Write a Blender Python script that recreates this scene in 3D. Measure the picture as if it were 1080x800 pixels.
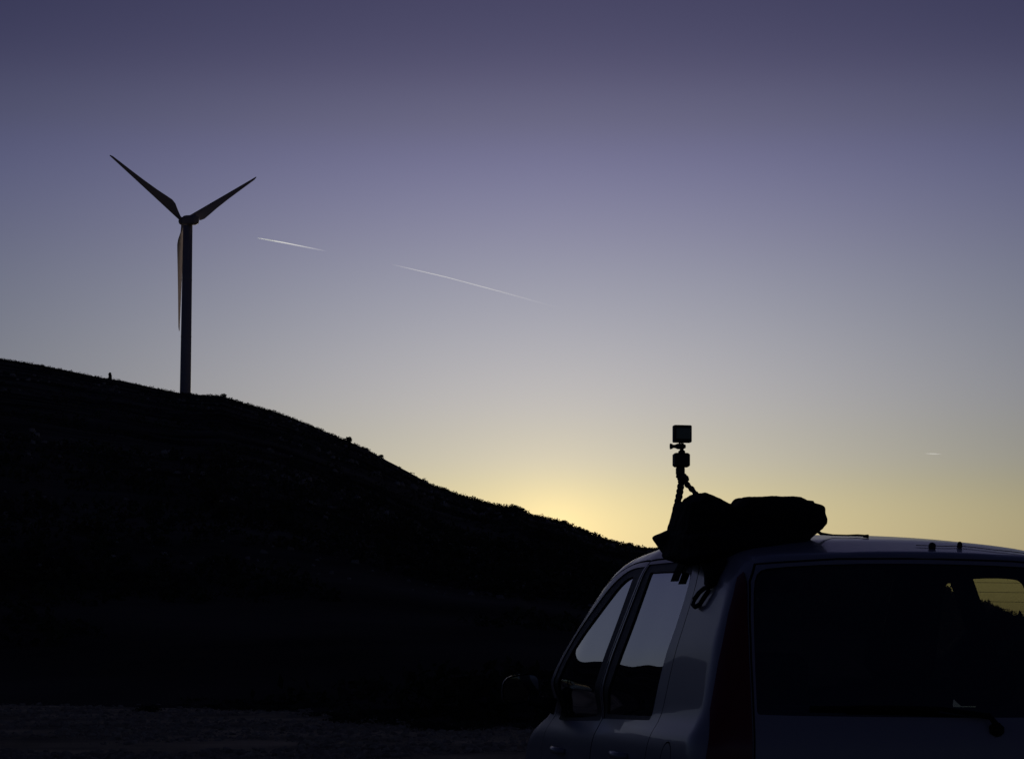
import bpy, math, random
import numpy as np
from mathutils import Vector, Matrix
from mathutils.geometry import delaunay_2d_cdt

random.seed(7)
rng = np.random.default_rng(7)
scene = bpy.context.scene
for o in list(bpy.data.objects):
    bpy.data.objects.remove(o)
COL = scene.collection
R = math.radians

# ------------------------------------------------------------------ camera
EYE = 1.2                      # eye height above the gravel
FPX = 2500.0                   # focal length in photograph pixels (1080 wide)
TH = math.atan(271 / 2500)     # tilt: the level line lies at row 671
cam_data = bpy.data.cameras.new('camera')
cam = bpy.data.objects.new('camera', cam_data)
COL.objects.link(cam)
scene.camera = cam
cam_data.sensor_width = 36
cam_data.lens = FPX / 1080 * 36
cam_data.clip_start = 0.1
cam_data.clip_end = 300000
cam.location = (0, 0, EYE)
cam.rotation_euler = (R(90) + TH, 0, 0)

# ------------------------------------------------------------------ sky
SUN_EL, SUN_AZ = 2.4, 1.0      # just under the crest, a little right of the middle
world = bpy.data.worlds.new('World')
scene.world = world
world.use_nodes = True
wt = world.node_tree
wn, wl = wt.nodes, wt.links
bg = wn['Background']
sky = wn.new('ShaderNodeTexSky')
sky.sky_type = 'NISHITA'
sky.sun_disc = False
sky.sun_elevation = R(SUN_EL)
sky.sun_rotation = R(SUN_AZ)
sky.altitude = 500
sky.air_density = 1
sky.dust_density = 3
sky.ozone_density = 3
# the development of the picture: paler, with less exposure towards the zenith, and the haze glow round the sun
def wmath(op, a, b=None):
    m = wn.new('ShaderNodeMath'); m.operation = op
    for i, v in enumerate((a, b)):
        if v is None: continue
        if isinstance(v, (int, float)): m.inputs[i].default_value = v
        else: wl.new(v, m.inputs[i])
    return m.outputs[0]
geo = wn.new('ShaderNodeTexCoord')
sepz = wn.new('ShaderNodeSeparateXYZ')
wl.new(geo.outputs['Generated'], sepz.inputs[0])
dot = wn.new('ShaderNodeVectorMath'); dot.operation = 'DOT_PRODUCT'
wl.new(geo.outputs['Generated'], dot.inputs[0])
dot.inputs[1].default_value = (math.sin(R(SUN_AZ)) * math.cos(R(SUN_EL)), math.cos(R(SUN_AZ)) * math.cos(R(SUN_EL)), math.sin(R(SUN_EL)))
halo = wmath('EXPONENT', wmath('MULTIPLY', wmath('ARCCOSINE', wmath('MINIMUM', dot.outputs['Value'], .9999999)), -1 / R(1.7)))
sepc = wn.new('ShaderNodeSeparateColor')
wl.new(sky.outputs[0], sepc.inputs[0])
bw = wn.new('ShaderNodeRGBToBW')
wl.new(sky.outputs[0], bw.inputs[0])
grey = wmath('MULTIPLY', bw.outputs[0], .07)
comb = wn.new('ShaderNodeCombineColor')
KEL = [2.2, 4.5, 7.0, 10.0, 12.6, 15.2, 24.0]
GAIN = {'Red': (1.06, .46, [.488, .402, .388, .341, .267, .187, .172]),
        'Green': (1.03, .38, [.518, .455, .447, .379, .282, .189, .172]),
        'Blue': (.92, .22, [.350, .454, .562, .588, .472, .358, .308])}
for ch, (p, aur, g) in GAIN.items():
    base = wmath('ADD', wmath('MULTIPLY', sepc.outputs[ch], .03), grey)
    rp = wn.new('ShaderNodeFloatCurve')
    cv = rp.mapping.curves[0]
    cv.points[0].location = (0, g[0] * 1.0)
    cv.points[1].location = (1, g[-1] * 1.0)
    for x, v in zip([math.sin(R(k)) for k in KEL], g):
        cv.points.new(x, v)
    for q in cv.points: q.handle_type = 'AUTO_CLAMPED'
    rp.mapping.update()
    wl.new(sepz.outputs['Z'], rp.inputs['Value'])
    val = wmath('MULTIPLY', wmath('POWER', base, p), rp.outputs[0])
    val = wmath('MULTIPLY', val, wmath('EXPONENT', wmath('MULTIPLY', halo, aur)))
    wl.new(wmath('MULTIPLY', val, 10.0), comb.inputs[ch])
wl.new(comb.outputs[0], bg.inputs['Color'])
bg.inputs['Strength'].default_value = .1

# ------------------------------------------------------------------ sun
sun_data = bpy.data.lights.new('sun', 'SUN')
sun_data.energy = 5.0
sun_data.angle = R(.5)
sun_data.color = (1.0, .91, .80)
sun = bpy.data.objects.new('sun', sun_data)
COL.objects.link(sun)
sd = Vector((math.sin(R(SUN_AZ)) * math.cos(R(SUN_EL)), math.cos(R(SUN_AZ)) * math.cos(R(SUN_EL)), math.sin(R(SUN_EL))))
sun.rotation_euler = sd.to_track_quat('Z', 'Y').to_euler()
sun.location = sd * 50

vs = scene.view_settings
vs.view_transform = 'Standard'
vs.look = 'None'
vs.exposure = 0
vs.gamma = 1
vs.use_curve_mapping = False
scene.render.engine = 'CYCLES'
scene.render.resolution_x, scene.render.resolution_y = 1024, 758


# ------------------------------------------------------------------ helpers
def ray(px, py):
    a = (px - 540) / FPX
    b = (400 - py) / FPX
    return np.array([a, math.cos(TH) - b * math.sin(TH), math.sin(TH) + b * math.cos(TH)])


def at(px, py, Y):
    d = ray(px, py)
    t = Y / d[1]
    return Vector((d[0] * t, Y, EYE + d[2] * t))


def tag(o, label=None, cat=None, group=None, kind=None):
    if label: o['label'] = label
    if cat: o['category'] = cat
    if group: o['group'] = group
    if kind: o['kind'] = kind
    return o


def empty(name, loc=(0, 0, 0), rz=0):
    o = bpy.data.objects.new(name, None)
    o.empty_display_size = .2
    COL.objects.link(o)
    o.location = loc
    o.rotation_euler = (0, 0, rz)
    return o


def mesh_obj(name, verts, faces, mat, parent=None, smooth=False):
    me = bpy.data.meshes.new(name)
    me.from_pydata([tuple(map(float, v)) for v in verts], [], [tuple(int(i) for i in f) for f in faces])
    if mat is not None:
        for m in (mat if isinstance(mat, (list, tuple)) else [mat]):
            me.materials.append(m)
    if smooth:
        me.shade_smooth()
    me.update()
    o = bpy.data.objects.new(name, me)
    COL.objects.link(o)
    if parent is not None:
        o.parent = parent
    return o


def mat(name, base, rough=.6, metallic=0, var=.0, scale=10, bump=0, bscale=None, coat=0, spec=.5, detail=6):
    m = bpy.data.materials.new(name)
    m.use_nodes = True
    nt = m.node_tree
    b = nt.nodes['Principled BSDF']
    b.inputs['Base Color'].default_value = (*base, 1)
    b.inputs['Roughness'].default_value = rough
    b.inputs['Metallic'].default_value = metallic
    b.inputs['Coat Weight'].default_value = coat
    b.inputs['Coat Roughness'].default_value = .03
    b.inputs['Specular IOR Level'].default_value = spec
    tc = nt.nodes.new('ShaderNodeTexCoord')
    if var:
        nz = nt.nodes.new('ShaderNodeTexNoise')
        nz.inputs['Scale'].default_value = scale
        nz.inputs['Detail'].default_value = detail
        nt.links.new(tc.outputs['Object'], nz.inputs['Vector'])
        rmp = nt.nodes.new('ShaderNodeValToRGB')
        rmp.color_ramp.elements[0].position = .3
        rmp.color_ramp.elements[1].position = .7
        rmp.color_ramp.elements[0].color = (*[c * (1 - var) for c in base], 1)
        rmp.color_ramp.elements[1].color = (*[min(1, c * (1 + var)) for c in base], 1)
        nt.links.new(nz.outputs['Fac'], rmp.inputs[0])
        nt.links.new(rmp.outputs[0], b.inputs['Base Color'])
    if bump:
        nb = nt.nodes.new('ShaderNodeTexNoise')
        nb.inputs['Scale'].default_value = bscale or scale * 3
        nb.inputs['Detail'].default_value = 5
        nt.links.new(tc.outputs['Object'], nb.inputs['Vector'])
        bp = nt.nodes.new('ShaderNodeBump')
        bp.inputs['Strength'].default_value = bump
        bp.inputs['Distance'].default_value = .02
        nt.links.new(nb.outputs['Fac'], bp.inputs['Height'])
        nt.links.new(bp.outputs[0], b.inputs['Normal'])
    return m


def glass_mat(name, tint, rough=.0):
    m = bpy.data.materials.new(name)
    m.use_nodes = True
    nt = m.node_tree
    nt.nodes.remove(nt.nodes['Principled BSDF'])
    out = nt.nodes['Material Output']
    tr = nt.nodes.new('ShaderNodeBsdfTransparent')
    tr.inputs[0].default_value = (*tint, 1)
    gl = nt.nodes.new('ShaderNodeBsdfGlossy')
    gl.inputs['Roughness'].default_value = rough
    fr = nt.nodes.new('ShaderNodeFresnel')
    gm = nt.nodes.new('ShaderNodeNewGeometry')
    io = nt.nodes.new('ShaderNodeMapRange')        # same reflectance from both sides of the thin pane
    io.inputs['To Min'].default_value = 1.5; io.inputs['To Max'].default_value = 1 / 1.5
    nt.links.new(gm.outputs['Backfacing'], io.inputs['Value'])
    nt.links.new(io.outputs[0], fr.inputs['IOR'])
    mx = nt.nodes.new('ShaderNodeMixShader')
    two = nt.nodes.new('ShaderNodeMath')           # both faces of the pane reflect
    two.operation = 'MULTIPLY'; two.use_clamp = True
    two.inputs[1].default_value = 2.2
    nt.links.new(fr.outputs[0], two.inputs[0])
    nt.links.new(two.outputs[0], mx.inputs[0])
    nt.links.new(tr.outputs[0], mx.inputs[1])
    nt.links.new(gl.outputs[0], mx.inputs[2])
    nt.links.new(mx.outputs[0], out.inputs['Surface'])
    return m


def lathe(profile, n=24, axis='z', cap=True):
    """profile: list of (radius, height)"""
    v, f = [], []
    for r, h in profile:
        for k in range(n):
            a = 2 * math.pi * k / n
            c, s = r * math.cos(a), r * math.sin(a)
            v.append((c, s, h) if axis == 'z' else ((h, c, s) if axis == 'x' else (c, h, s)))
    for i in range(len(profile) - 1):
        for k in range(n):
            a, b = i * n + k, i * n + (k + 1) % n
            f.append((a, b, b + n, a + n))
    if cap:
        f.append(tuple(range(n - 1, -1, -1)))
        f.append(tuple(range((len(profile) - 1) * n, len(profile) * n)))
    return v, f


def tube(pts, rad, n=8):
    """round tube along points, rad a number or a list"""
    pts = [Vector(p) for p in pts]
    if not isinstance(rad, (list, tuple)):
        rad = [rad] * len(pts)
    v, f = [], []
    up = Vector((0, 0, 1))
    for i, p in enumerate(pts):
        t = (pts[min(i + 1, len(pts) - 1)] - pts[max(i - 1, 0)]).normalized()
        a = t.cross(up)
        if a.length < .05: a = t.cross(Vector((1, 0, 0)))
        a.normalize()
        b = a.cross(t)
        for k in range(n):
            q = 2 * math.pi * k / n
            v.append(p + (a * math.cos(q) + b * math.sin(q)) * rad[i])
    for i in range(len(pts) - 1):
        for k in range(n):
            a_, b_ = i * n + k, i * n + (k + 1) % n
            f.append((a_, b_, b_ + n, a_ + n))
    f.append(tuple(range(n - 1, -1, -1)))
    f.append(tuple(range((len(pts) - 1) * n, len(pts) * n)))
    return v, f


def rbox(cx, cy, cz, sx, sy, sz, b=.004):
    """box with chamfered edges (sizes are full lengths)"""
    v, f = [], []
    hx, hy, hz = sx / 2, sy / 2, sz / 2
    ring = []
    for z, ins in ((-hz, b), (-hz + b, 0), (hz - b, 0), (hz, b)):
        X, Y = hx - ins, hy - ins
        ring.append([(X, -Y + b, z), (X, Y - b, z), (X - b, Y, z), (-X + b, Y, z),
                     (-X, Y - b, z), (-X, -Y + b, z), (-X + b, -Y, z), (X - b, -Y, z)])
    for r_ in ring:
        for p in r_:
            v.append((p[0] + cx, p[1] + cy, p[2] + cz))
    for i in range(3):
        for k in range(8):
            a, c = i * 8 + k, i * 8 + (k + 1) % 8
            f.append((a, c, c + 8, a + 8))
    f.append(tuple(range(7, -1, -1)))
    f.append(tuple(range(24, 32)))
    return v, f


def join(*parts):
    V, F = [], []
    for v, f in parts:
        o = len(V)
        V += [tuple(p) for p in v]
        F += [tuple(i + o for i in q) for q in f]
    return V, F


def vnoise(x, y, seed=0):
    xi, yi = np.floor(x), np.floor(y)
    fx, fy = x - xi, y - yi
    fx = fx * fx * (3 - 2 * fx); fy = fy * fy * (3 - 2 * fy)
    def h(a, b):
        s = np.sin(a * 127.1 + b * 311.7 + seed * 74.7) * 43758.5453
        return s - np.floor(s)
    return (h(xi, yi) * (1 - fx) + h(xi + 1, yi) * fx) * (1 - fy) + (h(xi, yi + 1) * (1 - fx) + h(xi + 1, yi + 1) * fx) * fy - .5


def fbm(x, y, scale, oct=4, seed=0):
    t = 0; a = 1
    for i in range(oct):
        t = t + a * vnoise(x / scale, y / scale, seed + i)
        scale *= .5; a *= .5
    return t


# ------------------------------------------------------------------ materials
M = {}
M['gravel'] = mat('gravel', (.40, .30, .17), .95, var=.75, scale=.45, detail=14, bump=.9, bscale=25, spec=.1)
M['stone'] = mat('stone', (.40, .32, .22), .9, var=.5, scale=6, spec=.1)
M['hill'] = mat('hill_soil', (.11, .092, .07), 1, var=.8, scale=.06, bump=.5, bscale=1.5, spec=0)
M['hill_rock'] = mat('hill_rock', (.30, .255, .20), .9, var=.5, scale=.8, spec=.1)
M['scrub'] = mat('scrub_leaf', (.068, .066, .042), .95, var=.5, scale=.5, spec=0)
M['turbine'] = mat('turbine_paint', (.35, .315, .30), .5, var=.06, scale=.4)
M['paint'] = mat('car_paint', (.34, .318, .33), .36, metallic=.05, var=.04, scale=900, coat=.25, spec=.35)
M['trim'] = mat('black_trim', (.010, .010, .011), .55, bump=.1, bscale=400, spec=.35)
M['rubber'] = mat('black_rubber', (.012, .012, .012), .85, spec=.08)
M['inside'] = mat('cabin_trim', (.04, .039, .038), .8, var=.2, scale=40, spec=.2)
M['lamp'] = mat('tail_lamp_red', (.16, .008, .008), .2, coat=.25, spec=.3)
M['headlamp'] = mat('headlamp_lens', (.25, .25, .27), .1, coat=1)
M['glass'] = glass_mat('car_glass', (.62, .64, .50))
M['mirror'] = mat('mirror_glass', (.75, .78, .8), .03, metallic=1)
M['rim'] = mat('wheel_rim', (.35, .35, .36), .3, metallic=1)
M['bag'] = mat('bag_nylon', (.010, .010, .012), .8, var=.3, scale=30, bump=.3, bscale=220, spec=.2)
M['strap'] = mat('strap_webbing', (.010, .010, .011), .85, bump=.4, bscale=500, spec=.2)
M['plastic'] = mat('camera_plastic', (.014, .014, .016), .5, var=.2, scale=60)
M['lens'] = mat('lens_glass', (.01, .012, .02), .05, coat=1)
M['wire'] = mat('heater_wire', (.06, .035, .02), .6)

# ------------------------------------------------------------------ ground and hill
def disk_ground():
    v = [(0, 0, 0)]; f = []
    n = 96
    rs = [8, 20, 40, 70, 120, 300, 1000, 5000, 20000, 120000]
    for r in rs:
        for k in range(n):
            a = 2 * math.pi * k / n
            v.append((r * math.cos(a), r * math.sin(a), 0 if r < 300 else 0))
    for k in range(n):
        f.append((0, 1 + k, 1 + (k + 1) % n))
    for i in range(len(rs) - 1):
        for k in range(n):
            a, b = 1 + i * n + k, 1 + i * n + (k + 1) % n
            f.append((a, a + n, b + n, b))
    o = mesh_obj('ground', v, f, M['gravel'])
    tag(o, kind='structure')
disk_ground()

CREST = [(0, 377), (30, 382), (60, 388), (100, 396), (130, 401), (165, 409), (190, 413.5), (212, 415.5), (234, 416.5), (260, 425),
         (290, 433.5), (330, 449), (365, 464), (385, 472), (410, 485), (430, 495), (455, 509), (480, 519), (505, 526.5), (525, 532),
         (538, 533), (546, 532.5), (552, 536), (560, 541), (580, 546), (600, 552), (620, 560), (640, 568), (660, 574), (680, 578), (740, 582), (820, 587),
         (900, 593), (960, 601.5), (985, 612), (1003, 623), (1047, 636), (1080, 651), (1130, 662)]
_az, _te = [], []
for px, py in CREST:
    d = ray(px, py + (1.6 if px > 400 else .8))
    _az.append(math.degrees(math.atan2(d[0], d[1])))
    _te.append(d[2] / math.hypot(d[0], d[1]))
_az = [-95, -70, -50, -38, -30, -24, -20, -17, -14.5] + _az + [18, 26, 40]
_te = [.0, .02, .05, .08, .100, .111, .113, .115, .1165] + _te + [-.004, -.03, -.04]
RC_AZ = [-95, -50, -25, -12, -7.9, -2, 3.2, 8, 13, 20, 40]
RC_R = [400, 560, 680, 660, 635, 540, 440, 370, 320, 280, 240]
FOOT_AZ = [-95, -30, -12, -6, -1, 3, 10, 20, 40]
FOOT_R = [38, 40, 45, 41, 33, 31, 31, 33, 36]


def hill_z(az, r):
    """height of the hillside at azimuth (degrees) and distance"""
    te = np.interp(az, _az, _te)
    Rc = np.interp(az, RC_AZ, RC_R)
    r0 = np.interp(az, FOOT_AZ, FOOT_R)
    H = te * Rc + EYE
    t = (r - r0) / (Rc - r0)
    up = np.clip(t, 0, 1)
    # gentle foot, even slope, rounding off at the crest
    prof = up ** 1.08
    prof = prof * 1.0
    z = H * prof
    back = np.clip(t - 1, 0, None)
    z = z - H * (.25 * back + 1.1 * back ** 2) * (back > 0)
    x, y = r * np.sin(np.radians(az)), r * np.cos(np.radians(az))
    k = np.clip(t * 5, 0, 1)
    dipped = 4 * up * (1 - up)           # folds only on the face, not on the crest
    z = z + k * (.22 * fbm(x, y, 14, 4, 3)) + dipped * (2.0 * fbm(x, y, 90, 3, 9) - .8)
    z = z - np.clip(-t * 30, 0, 1) * .4
    return z


def build_hill():
    azs = np.concatenate([np.linspace(-95, -26, 120, endpoint=False), np.linspace(-26, -13, 160, endpoint=False),
                          np.linspace(-13, 13, 1300, endpoint=False), np.linspace(13, 40, 90)])
    ts = np.concatenate([np.linspace(-.03, .05, 10, endpoint=False), np.linspace(.05, .9, 60, endpoint=False),
                         np.linspace(.9, 1.1, 40, endpoint=False), np.linspace(1.1, 1.75, 18)])
    A, T = np.meshgrid(azs, ts, indexing='ij')
    Rc = np.interp(A, RC_AZ, RC_R); r0 = np.interp(A, FOOT_AZ, FOOT_R)
    r = r0 + T * (Rc - r0)
    Z = hill_z(A, r)
    X, Y = r * np.sin(np.radians(A)), r * np.cos(np.radians(A))
    n, m = A.shape
    V = np.stack([X, Y, Z], -1).reshape(-1, 3)
    idx = np.arange(n * m).reshape(n, m)
    Fq = np.stack([idx[:-1, :-1], idx[1:, :-1], idx[1:, 1:], idx[:-1, 1:]], -1).reshape(-1, 4)[:, ::-1]
    me = bpy.data.meshes.new('hill')
    me.vertices.add(len(V)); me.vertices.foreach_set('co', V.ravel())
    me.loops.add(Fq.size); me.loops.foreach_set('vertex_index', Fq.ravel().astype(np.int32))
    me.polygons.add(len(Fq)); me.polygons.foreach_set('loop_start', np.arange(0, Fq.size, 4, dtype=np.int32))
    me.update(calc_edges=True)
    me.shade_smooth()
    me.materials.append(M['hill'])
    o = bpy.data.objects.new('hill', me)
    COL.objects.link(o)
    tag(o, kind='structure')
build_hill()


def quads_mesh(name, C, size, normal_jit, material, kind=None):
    """many small leaf-clump faces in one mesh: C centres, size per face"""
    n = len(C)
    a = rng.normal(size=(n, 3)); a /= np.linalg.norm(a, axis=1)[:, None]
    b = np.cross(a, rng.normal(size=(n, 3))); b /= np.linalg.norm(b, axis=1)[:, None]
    s = size[:, None]
    sh = rng.uniform(.5, 1, (n, 4, 1))
    V = np.stack([C + a * s * sh[:, 0], C + b * s * .6 * sh[:, 1], C - a * s * sh[:, 2], C - b * s * .6 * sh[:, 3]], 1).reshape(-1, 3)
    me = bpy.data.meshes.new(name)
    me.vertices.add(len(V)); me.vertices.foreach_set('co', V.ravel())
    me.loops.add(n * 4); me.loops.foreach_set('vertex_index', np.arange(n * 4, dtype=np.int32))
    me.polygons.add(n); me.polygons.foreach_set('loop_start', np.arange(0, n * 4, 4, dtype=np.int32))
    me.update(calc_edges=True)
    me.materials.append(material)
    o = bpy.data.objects.new(name, me)
    COL.objects.link(o)
    if kind: o['kind'] = kind
    return o


def shrub_points(x, y, z, h, w, nq):
    """leaf clumps filling low domed shrubs (arrays x,y,z,h,w)"""
    n = len(x)
    u = rng.uniform(-1, 1, (n, nq)); ph = rng.uniform(0, 2 * np.pi, (n, nq))
    rad = rng.uniform(.08, 1, (n, nq)) ** .5
    sq = np.sqrt(1 - u * u)
    lob = 1 + .3 * np.sin(3 * ph + rng.uniform(0, 6, (n, 1)))
    px = x[:, None] + w[:, None] * .5 * rad * sq * np.cos(ph) * lob
    py = y[:, None] + w[:, None] * .5 * rad * sq * np.sin(ph) * lob
    pz = z[:, None] + h[:, None] * (.42 + .5 * rad * u * (.8 + .2 * lob))
    C = np.stack([px, py, pz], -1).reshape(-1, 3)
    s = (rng.uniform(.16, .34, (n, nq)) * h[:, None]).ravel()
    return C, s


def scatter_scrub():
    Cs, Ss = [], []
    def put(n, az_lo, az_hi, t_lo, t_hi, h_lo, h_hi, nq, cluster=0.0):
        az = rng.uniform(az_lo, az_hi, n); t = rng.uniform(t_lo, t_hi, n)
        Rc = np.interp(az, RC_AZ, RC_R); r0 = np.interp(az, FOOT_AZ, FOOT_R)
        r = r0 + t * (Rc - r0)
        x, y = r * np.sin(np.radians(az)), r * np.cos(np.radians(az))
        keep = fbm(x, y, 25, 3, 21) > cluster
        az, r, x, y = az[keep], r[keep], x[keep], y[keep]
        z = hill_z(az, r)
        h = h_lo + (h_hi - h_lo) * rng.uniform(0, 1, len(x)) ** 2.5
        w = h * rng.uniform(1.1, 2.0, len(x))
        C, s = shrub_points(x, y, z - .08 * h, h, w, nq)
        Cs.append(C); Ss.append(s)
    put(5200, -13, 13, .955, 1.01, .2, .75, 18, -.25)   # along the crest
    put(1500, -2, 13, .95, 1.01, .4, 1.05, 22, -.1)      # taller scrub towards the lower end
    put(9000, -13, 13, .12, .95, .4, 1.3, 12, -.15)      # on the face
    put(2600, -13, 6, .0, .14, .2, .7, 26, -.05)         # at the foot
    put(4000, -60, -13, .05, 1.0, .4, 1.4, 10, -.1)
    o = quads_mesh('hillside_scrub', np.concatenate(Cs), np.concatenate(Ss), 1, M['scrub'], 'stuff')
    tag(o, 'low dark scrub covering the hillside below the turbine', 'scrub')
scatter_scrub()


def rocks():
    n = 2600
    az = rng.uniform(-13, 6, n); t = rng.uniform(.02, .97, n)
    Rc = np.interp(az, RC_AZ, RC_R); r0 = np.interp(az, FOOT_AZ, FOOT_R)
    r = r0 + t * (Rc - r0)
    x, y = r * np.sin(np.radians(az)), r * np.cos(np.radians(az))
    ok = fbm(x, y, 60, 3, 77) > .02
    az, r, x, y = az[ok], r[ok], x[ok], y[ok]
    z = hill_z(az, r)
    n = len(x)
    s = (.12 + .55 * rng.uniform(0, 1, n) ** 3) * np.clip(r / 300, .35, 1.3)
    base = np.array([(1, 0, -.3), (-.5, .87, -.3), (-.5, -.87, -.3), (.35, .5, .6), (-.6, 0, .7), (.3, -.5, .55)])
    fb = np.array([(0, 3, 5), (0, 1, 3), (1, 4, 3), (1, 2, 4), (2, 5, 4), (2, 0, 5), (3, 4, 5)])
    V = base[None] * s[:, None, None] * rng.uniform(.6, 1.4, (n, 6, 3))
    a = rng.uniform(0, 6.28, n); c, q = np.cos(a)[:, None], np.sin(a)[:, None]
    V = np.stack([V[..., 0] * c - V[..., 1] * q + x[:, None], V[..., 0] * q + V[..., 1] * c + y[:, None], V[..., 2] + z[:, None]], -1).reshape(-1, 3)
    Fq = (fb[None] + 6 * np.arange(n)[:, None, None]).reshape(-1, 3)
    me = bpy.data.meshes.new('hillside_rocks')
    me.vertices.add(len(V)); me.vertices.foreach_set('co', V.ravel())
    me.loops.add(Fq.size); me.loops.foreach_set('vertex_index', Fq.ravel().astype(np.int32))
    me.polygons.add(len(Fq)); me.polygons.foreach_set('loop_start', np.arange(0, Fq.size, 3, dtype=np.int32))
    me.update(calc_edges=True)
    me.materials.append(M['hill_rock'])
    o = bpy.data.objects.new('hillside_rocks', me)
    COL.objects.link(o)
    tag(o, 'scattered small pale rocks showing between the scrub on the hillside', 'rocks', kind='stuff')
rocks()


def ground_point(az, extra=0.0):
    Rc = float(np.interp(az, RC_AZ, RC_R))
    r = Rc + extra
    z = float(hill_z(np.array([az]), np.array([r]))[0])
    return Vector((r * math.sin(R(az)), r * math.cos(R(az)), z)), r


def px_az(px, py):
    d = ray(px, py)
    return math.degrees(math.atan2(d[0], d[1]))


# single bushes that stand out on the skyline
def bush(px, py, h, w, label, nq=420):
    az = px_az(px, py)
    p, r = ground_point(az, -2)
    e = empty('skyline_bush', p)
    C, s = shrub_points(np.zeros(1), np.zeros(1), np.zeros(1), np.array([h]), np.array([w]), nq)
    cr = quads_mesh('crown', C, np.clip(s * .7, .1, .34), 1, M['scrub'])
    cr.parent = e
    v, f = tube([(0, 0, -.25), (.03, .02, h * .35), (.0, .05, h * .6)], [.07, .05, .02], 7)
    mesh_obj('trunk', v, f, M['scrub'], e)
    for k in range(4):
        a = k * 1.7
        v, f = tube([(.02, .02, h * .25), (.2 * w * math.cos(a), .2 * w * math.sin(a), h * .6)], [.04, .012], 6)
        mesh_obj('limb', v, f, M['scrub'], e)
    tag(e, label, 'bush', 'bushes standing out on the skyline')
bush(368, 463, 1.4, 1.5, 'rounded dark bush standing out on the steep middle stretch of the crest')
bush(236, 417, .95, 1.6, 'dark bush on the crest just downhill of the turbine tower')
bush(402, 481, .75, 1.4, 'low dark bush on the crest below the rounded bush')
bush(595, 551, .85, 1.5, 'dark bush on the crest under the brightest sunset glow')
bush(664, 575, .9, 1.6, 'dark bush low on the crest next to the car roof')

# the small upright marker on the crest uphill of the turbine
def marker():
    az = px_az(116, 400)
    p, r = ground_point(az, -1)
    e = empty('stone_marker', p)
    v, f = [], []
    z = -.35
    for k, (w, h) in enumerate([(1.05, .55), (.95, .45), (.8, .5), (.85, .42), (.6, .35)]):
        vv, ff = rbox(random.uniform(-.05, .05), random.uniform(-.05, .05), z + h / 2, w, w * .9, h, .09)
        vv = [(a + random.uniform(-.05, .05), b + random.uniform(-.05, .05), c + random.uniform(-.03, .03)) for a, b, c in vv]
        mesh_obj('stone', vv, ff, M['hill'], e)
        z += h - .02
    tag(e, 'small dark upright marker on the hill crest uphill of the turbine', 'marker')
marker()

# gravel stones on the flat in front of the hill
def stones():
    n = 15000
    az = rng.uniform(-13, 3, n)
    r = 20 + (48 - 20) * rng.uniform(0, 1, n) ** 1.3
    x, y = r * np.sin(np.radians(az)), r * np.cos(np.radians(az))
    m_ = 16000
    az = np.concatenate([az, rng.uniform(-40, 40, m_)]); r = np.concatenate([r, rng.uniform(3, 26, m_)])
    x, y = r * np.sin(np.radians(az)), r * np.cos(np.radians(az))
    ok = (fbm(x, y, 3, 3, 5) > .08) & (r < np.interp(az, FOOT_AZ, FOOT_R) + 1)
    x, y = x[ok], y[ok]
    n = len(x)
    s = .018 + .06 * rng.uniform(0, 1, n) ** 4
    base = np.array([(1, 0, 0), (-.5, .87, 0), (-.5, -.87, 0), (.35, .5, .7), (-.6, 0, .75), (.3, -.5, .65)])
    fb = np.array([(0, 3, 5), (0, 1, 3), (1, 4, 3), (1, 2, 4), (2, 5, 4), (2, 0, 5), (3, 4, 5)])
    V = base[None] * (s[:, None, None]) * rng.uniform(.6, 1.3, (n, 6, 3))
    a = rng.uniform(0, 6.28, n); c, q = np.cos(a)[:, None], np.sin(a)[:, None]
    V = np.stack([V[..., 0] * c - V[..., 1] * q + x[:, None], V[..., 0] * q + V[..., 1] * c + y[:, None], V[..., 2] * .8 - .004], -1).reshape(-1, 3)
    Fq = (fb[None] + 6 * np.arange(n)[:, None, None]).reshape(-1, 3)
    me = bpy.data.meshes.new('gravel_stones')
    me.vertices.add(len(V)); me.vertices.foreach_set('co', V.ravel())
    me.loops.add(Fq.size); me.loops.foreach_set('vertex_index', Fq.ravel().astype(np.int32))
    me.polygons.add(len(Fq)); me.polygons.foreach_set('loop_start', np.arange(0, Fq.size, 3, dtype=np.int32))
    me.update(calc_edges=True)
    me.materials.append(M['stone'])
    o = bpy.data.objects.new('gravel_stones', me)
    COL.objects.link(o)
    tag(o, 'loose grey gravel strewn over the flat below the hill', 'gravel', kind='stuff')
    # weedy tufts between the stones
    m = 700
    az = rng.uniform(-13, 2, m); r = 21 + 24 * rng.uniform(0, 1, m) ** .7
    x, y = r * np.sin(np.radians(az)), r * np.cos(np.radians(az))
    ok = (fbm(x, y, 4, 2, 31) > .05)
    x, y = x[ok], y[ok]
    h = rng.uniform(.05, .16, len(x)); w = h * rng.uniform(3, 7, len(x))
    C, s_ = shrub_points(x, y, np.zeros(len(x)), h, w, 160)
    o = quads_mesh('weed_tufts', C, np.clip(s_, .02, .05), 1, M['scrub'], 'stuff')
    tag(o, 'dark weedy tufts growing in the gravel below the hill', 'weeds')
stones()

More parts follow.
